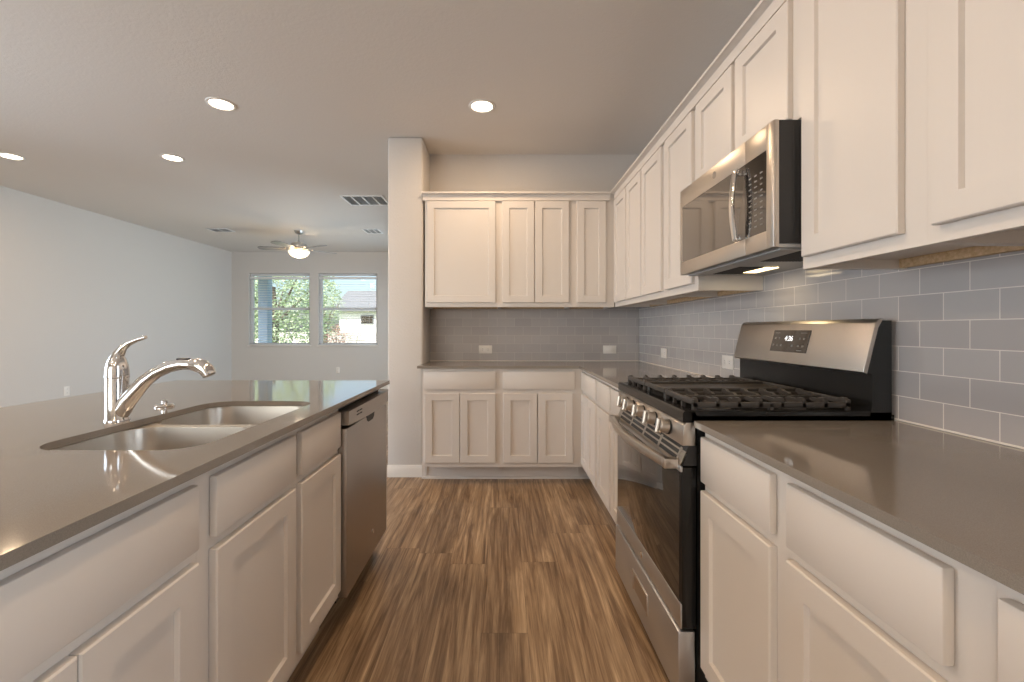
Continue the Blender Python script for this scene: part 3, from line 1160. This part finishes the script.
# ------------------------------------------------------------------ ceiling lights
def can(x, y, label, group='recessed ceiling lights'):
    t = thing('recessed_light', label, 'ceiling light', (x, y, ZC), 0, group)
    b = MB()
    b.lathe([(.072, -.004), (.078, -.008), (.092, -.005), (.095, -.0003), (.072, -.0003), (.072, -.004)], (0, 0, 0), 36, cap=False)
    b.build('trim_ring', M_trim, t)
    b = MB()
    b.lathe([(0, -.0035), (.071, -.0035), (.0715, -.0005), (0, -.0005)], (0, 0, 0), 36)
    b.build('lens', M_lens, t)
    light('can_lamp', 'AREA', (0, 0, -.012), (0, 0, 0), CAN_W, CAN_COL, parent=t, shape='DISK', size=.13, spread=PI)
    return t
can(-.143, 3.077, 'recessed ceiling light over the kitchen aisle before the far cabinets')
can(-1.950, 3.05, 'recessed ceiling light above the far end of the island')
can(-3.00, 4.00, 'recessed ceiling light in the living room, between the island light and the fan')
can(-4.43, 3.965, 'recessed ceiling light next to the long living room wall')
can(-.143, 1.15, 'added unseen recessed ceiling light over the aisle between sink and range')  # this and the lights below are out of view, added to brighten the room
can(-1.950, 1.15, 'added unseen recessed ceiling light above the near end of the island')
can(-.143, -1.2, 'added unseen recessed ceiling light over the aisle behind the camera')
can(-1.950, -1.2, 'added unseen recessed ceiling light behind the camera toward the added patio door')
can(-.143, -2.5, 'added unseen recessed ceiling light at the back of the room by the range wall')
can(-1.950, -2.5, 'added unseen recessed ceiling light at the back of the room by the added glazed door')
can(-4.43, 1.15, 'added unseen recessed ceiling light in front of the added patio door')

# ------------------------------------------------------------------ ceiling vents
def vent(x0, x1, y0, y1, n, label, name='ceiling_vent', slats=10):
    t = thing(name, label, 'ceiling vent', ((x0 + x1) / 2, (y0 + y1) / 2, ZC))
    w, h = (x1 - x0) / 2, (y1 - y0) / 2
    f = .022
    b = MB()
    b.box(-w, w, -h, -h + f, -.010, -.0003, .002)
    b.box(-w, w, h - f, h, -.010, -.0003, .002)
    b.box(-w, -w + f, -h + f, h - f, -.010, -.0003, .002)
    b.box(w - f, w, -h + f, h - f, -.010, -.0003, .002)
    for i in range(1, n):
        x = -w + 2 * w * i / n
        b.box(x - .008, x + .008, -h + f, h - f, -.010, -.0006, .001)
    b.build('frame', M_vent, t)
    b = MB()
    b.box(-w + f, w - f, -h + f, h - f, -.003, -.0004)
    b.build('backing', M_vent_dark, t)
    b = MB()
    for k in range(slats):
        y = -h + f + (2 * h - 2 * f) * (k + .5) / slats
        b.prism([(y - .008, -.009), (y - .006, -.009), (y + .006, -.0035), (y + .004, -.0035)], 'x', -w + f, w - f)
    b.build('louvres', M_vent, t)
    return t
vent(-1.90, -1.40, 5.12, 5.52, 4, 'large white return air grille on the living room ceiling', slats=16)
vent(-2.19, -1.93, 6.81, 7.15, 3, 'small white ceiling vent between the fan and the wall end', slats=8)
vent(-4.58, -4.26, 6.78, 7.02, 2, 'small white ceiling vent between the fan and the long living room wall', slats=7)

# ------------------------------------------------------------------ ceiling fan
fn = thing('ceiling_fan', 'five blade ceiling fan with a lit frosted bowl, in front of the windows', 'ceiling fan', (-3.23, 6.98, ZC))
MB().lathe([(.0, -.055), (.03, -.055), (.055, -.04), (.068, -.012), (.07, -.0005), (0, -.0005)], (0, 0, 0), 28).build('canopy', M_nickel, fn)
MB().cyl((0, 0, -.052), (0, 0, -.185), .013).build('downrod', M_nickel, fn)
MB().lathe([(.02, -.17), (.035, -.178), (.075, -.19), (.115, -.205), (.125, -.235), (.118, -.262), (.075, -.278), (0, -.28)], (0, 0, 0), 32).build('motor_housing', M_nickel, fn)
MB().lathe([(0, -.2795), (.07, -.2795), (.085, -.30), (.10, -.312), (.10, -.318), (0, -.318)], (0, 0, 0), 32).build('light_fitter', M_nickel, fn)
MB().lathe([(.155, -.3185), (.158, -.325), (.150, -.355), (.125, -.39), (.085, -.413), (.04, -.423), (0, -.425)], (0, 0, 0), 32, cap=False).build('light_bowl', M_bowl, fn)
def blade(a):
    b = MB()
    pts = [(.19, -.052), (.30, -.062), (.53, -.068), (.58, -.058), (.605, -.03), (.605, .03), (.58, .058), (.53, .068), (.30, .062), (.19, .052)]
    b.prism(pts, 'z', -.004, .004)
    o = b.build('blade', M_blade, fn)
    o.location = (0, 0, -.285)
    o.rotation_euler = (math.radians(10), 0, a)
    k = MB()
    k.tube([(.08, 0, .006), (.15, 0, .004), (.20, 0, .0085)], .012, 10, flat=(1.6, .4))
    k.box(.19, .27, -.028, .028, .0045, .0085, .001)
    k.build('blade_bracket', M_nickel, o)
for i in range(5):
    blade(math.radians(44 + 72 * i))
for i, (x, l) in enumerate(((.06, .30), (-.05, .20))):
    MB().cyl((x, -.09, -.315), (x, -.09, -.315 - l), .0018, n=8).build('pull_chain', M_nickel, fn)
light('fan_lamp', 'POINT', (-3.23, 6.98, ZC - .46), (0, 0, 0), 7, (1, .80, .55), shadow_soft_size=.06)
light('fan_uplamp', 'POINT', (-3.23, 6.98, ZC - .335), (0, 0, 0), 15, (1, .78, .52), shadow_soft_size=.02)

# ------------------------------------------------------------------ window blinds
def blind(xa, xb, label):
    t = thing('window_blind', label, 'window blind', ((xa + xb) / 2, YB + .035, WZ0), 0, 'blinds in the living room windows')
    w = (xb - xa) / 2 - .008
    MB().box(-w, w, -.022, .022, 1.335, 1.378, .002).build('headrail', M_slat, t)
    b = MB()
    n = 27
    for i in range(n):
        z = .045 + i * 1.28 / (n - 1)
        b.prism([(-.022, z - .0035), (0, z + .0005), (.022, z - .0015), (.022, z + .001), (0, z + .003), (-.022, z - .001)], 'x', -w, w)
    b.build('slats', M_slat, t)
    MB().box(-w, w, -.022, .022, .004, .020, .003).build('bottom_rail', M_slat, t)
    b = MB()
    for x in (-w * .72, w * .72):
        b.box(x - .001, x + .001, -.0235, -.0225, .01, 1.34)
        b.box(x - .001, x + .001, .0225, .0235, .01, 1.34)
    b.build('ladder_cord', M_slat, t)
    MB().cyl((-w + .06, -.028, 1.34), (-w + .06, -.028, .62), .003, n=8).build('tilt_wand', M_slat, t)
blind(*WIN[0], 'open white slat blind in the window facing the tree and porch post')
blind(*WIN[1], 'open white slat blind in the window facing the neighbouring house')

# ------------------------------------------------------------------ outside the windows
struct('lawn', MB().box(-60, 30, YB + .2, 90, -.35, -.25), M_lawn)
struct('added_porch_shade', MB().box(-12, -.3, YB + .16, 11.4, 2.76, 2.86), M_trim)  # unseen slab added to keep the sun off the porch post
pp = thing('porch_post', 'white square porch post, coloured blue for shade, outside the window with the tree', 'porch post', (-5.93, 11.0, -.249))
MB().box(-.115, .115, -.115, .115, .0, 3.0, .006).build('shaft', M_post_shade, pp)
b = MB()
b.box(-.14, .14, -.14, .14, 0, .12, .006)
b.build('plinth', M_post_shade, pp)

def tree(label, x, y, h, r, seed, cat='tree', name='leafy_tree', m=None, n=900, trunk=.18, low=.12, group=None):
    rnd = random.Random(seed)
    t = thing(name, label, cat, (x, y, -.249), 0, group)
    b = MB()
    b.tube([(0, 0, 0), (.03, .02, h * .3), (-.02, 0, h * .62)], [trunk, trunk * .8, trunk * .4], 10)
    for k in range(5):
        a = k * 1.26 + rnd.random()
        b.tube([(0, 0, h * .3), (math.cos(a) * r * .35, math.sin(a) * r * .35, h * .5), (math.cos(a) * r * .7, math.sin(a) * r * .7, h * .68)], [trunk * .45, trunk * .3, trunk * .1], 8)
    b.build('trunk', M_bark, t)
    bm = bmesh.new()
    for k in range(n):
        while True:
            p = Vector((rnd.uniform(-1, 1), rnd.uniform(-1, 1), rnd.uniform(-1, 1)))
            if .35 < p.length < 1:
                break
        p = Vector((p.x * r, p.y * r, h * (low + 1) / 2 + p.z * h * (1 - low) / 2))
        s = rnd.uniform(.10, .22) * max(.5, r / 2.2)
        rot = Euler((rnd.uniform(0, 6), rnd.uniform(0, 6), rnd.uniform(0, 6))).to_matrix()
        for q in range(4):
            d = Vector((rnd.uniform(-1, 1), rnd.uniform(-1, 1), rnd.uniform(-1, 1))) * s * .8
            vs = [bm.verts.new(p + d + rot @ Vector(v) * s * .6) for v in ((0, -.5, 0), (.28, 0, .06), (0, .6, 0), (-.28, 0, .06))]
            bm.faces.new(vs)
    me = bpy.data.meshes.new('crown')
    bm.to_mesh(me)
    bm.free()
    me.materials.append(m or M_leaf)
    o = bpy.data.objects.new('crown', me)
    COL.objects.link(o)
    o.parent = t
    return t
tree('broad leafy green tree filling the window with the porch post', -9.6, 18.5, 5.2, 2.6, 3, n=2600, low=.02)
tree('smaller green tree seen low beside the neighbouring house', -10.9, 27, 4.6, 1.25, 5, n=1300, low=.0)
tree('low red-leaved shrub in front of the neighbouring house', -8.5, 22.5, 1.7, .6, 8, cat='shrub', name='red_shrub', m=M_redleaf, n=350, trunk=.04, low=.2)

hs = thing('neighbour_house', 'pale sided neighbouring house with grey roof, seen through the window without the porch post', 'house', (-9.0, 34, -.249))
b = MB()
b.box(-3.6, 5.0, 0, 6, 0, 2.9)
for k in range(14):
    b.box(-3.6, 5.0, -.015, 0, .05 + k * .2, .06 + k * .2)
b.build('wall', M_siding, hs)
b = MB()
b.prism([(-.5, 2.85), (6.5, 2.85), (6.5, 3.0), (3.0, 4.7), (-.5, 3.0)], 'x', -4.0, 5.4)
b.build('roof', M_roof, hs)
b = MB()
b.box(-1.95, -.95, -.05, -.016, 1.85, 2.55)
wf = b.build('window', M_roof, hs)
MB().box(-1.88, -1.02, -.055, -.0505, 1.92, 2.48).build('window_pane', M_glass_dark, wf)

fc = thing('wooden_fence', 'low pale board fence in front of the neighbouring house', 'fence', (-9, 29, -.249))
b = MB()
for k in range(90):
    b.box(-9 + k * .2, -9 + k * .2 + .19, -.01, .01, 0.02, 1.25 + .02 * (k % 3))
b.build('boards', M_fence, fc)
b = MB()
for k in range(7):
    b.box(-9 + k * 3, -8.9 + k * 3, .012, .11, 0, 1.3)
b.box(-9, 9.1, .012, .05, .3, .38)
b.box(-9, 9.1, .012, .05, .95, 1.03)
b.build('rails_and_posts', M_fence, fc)
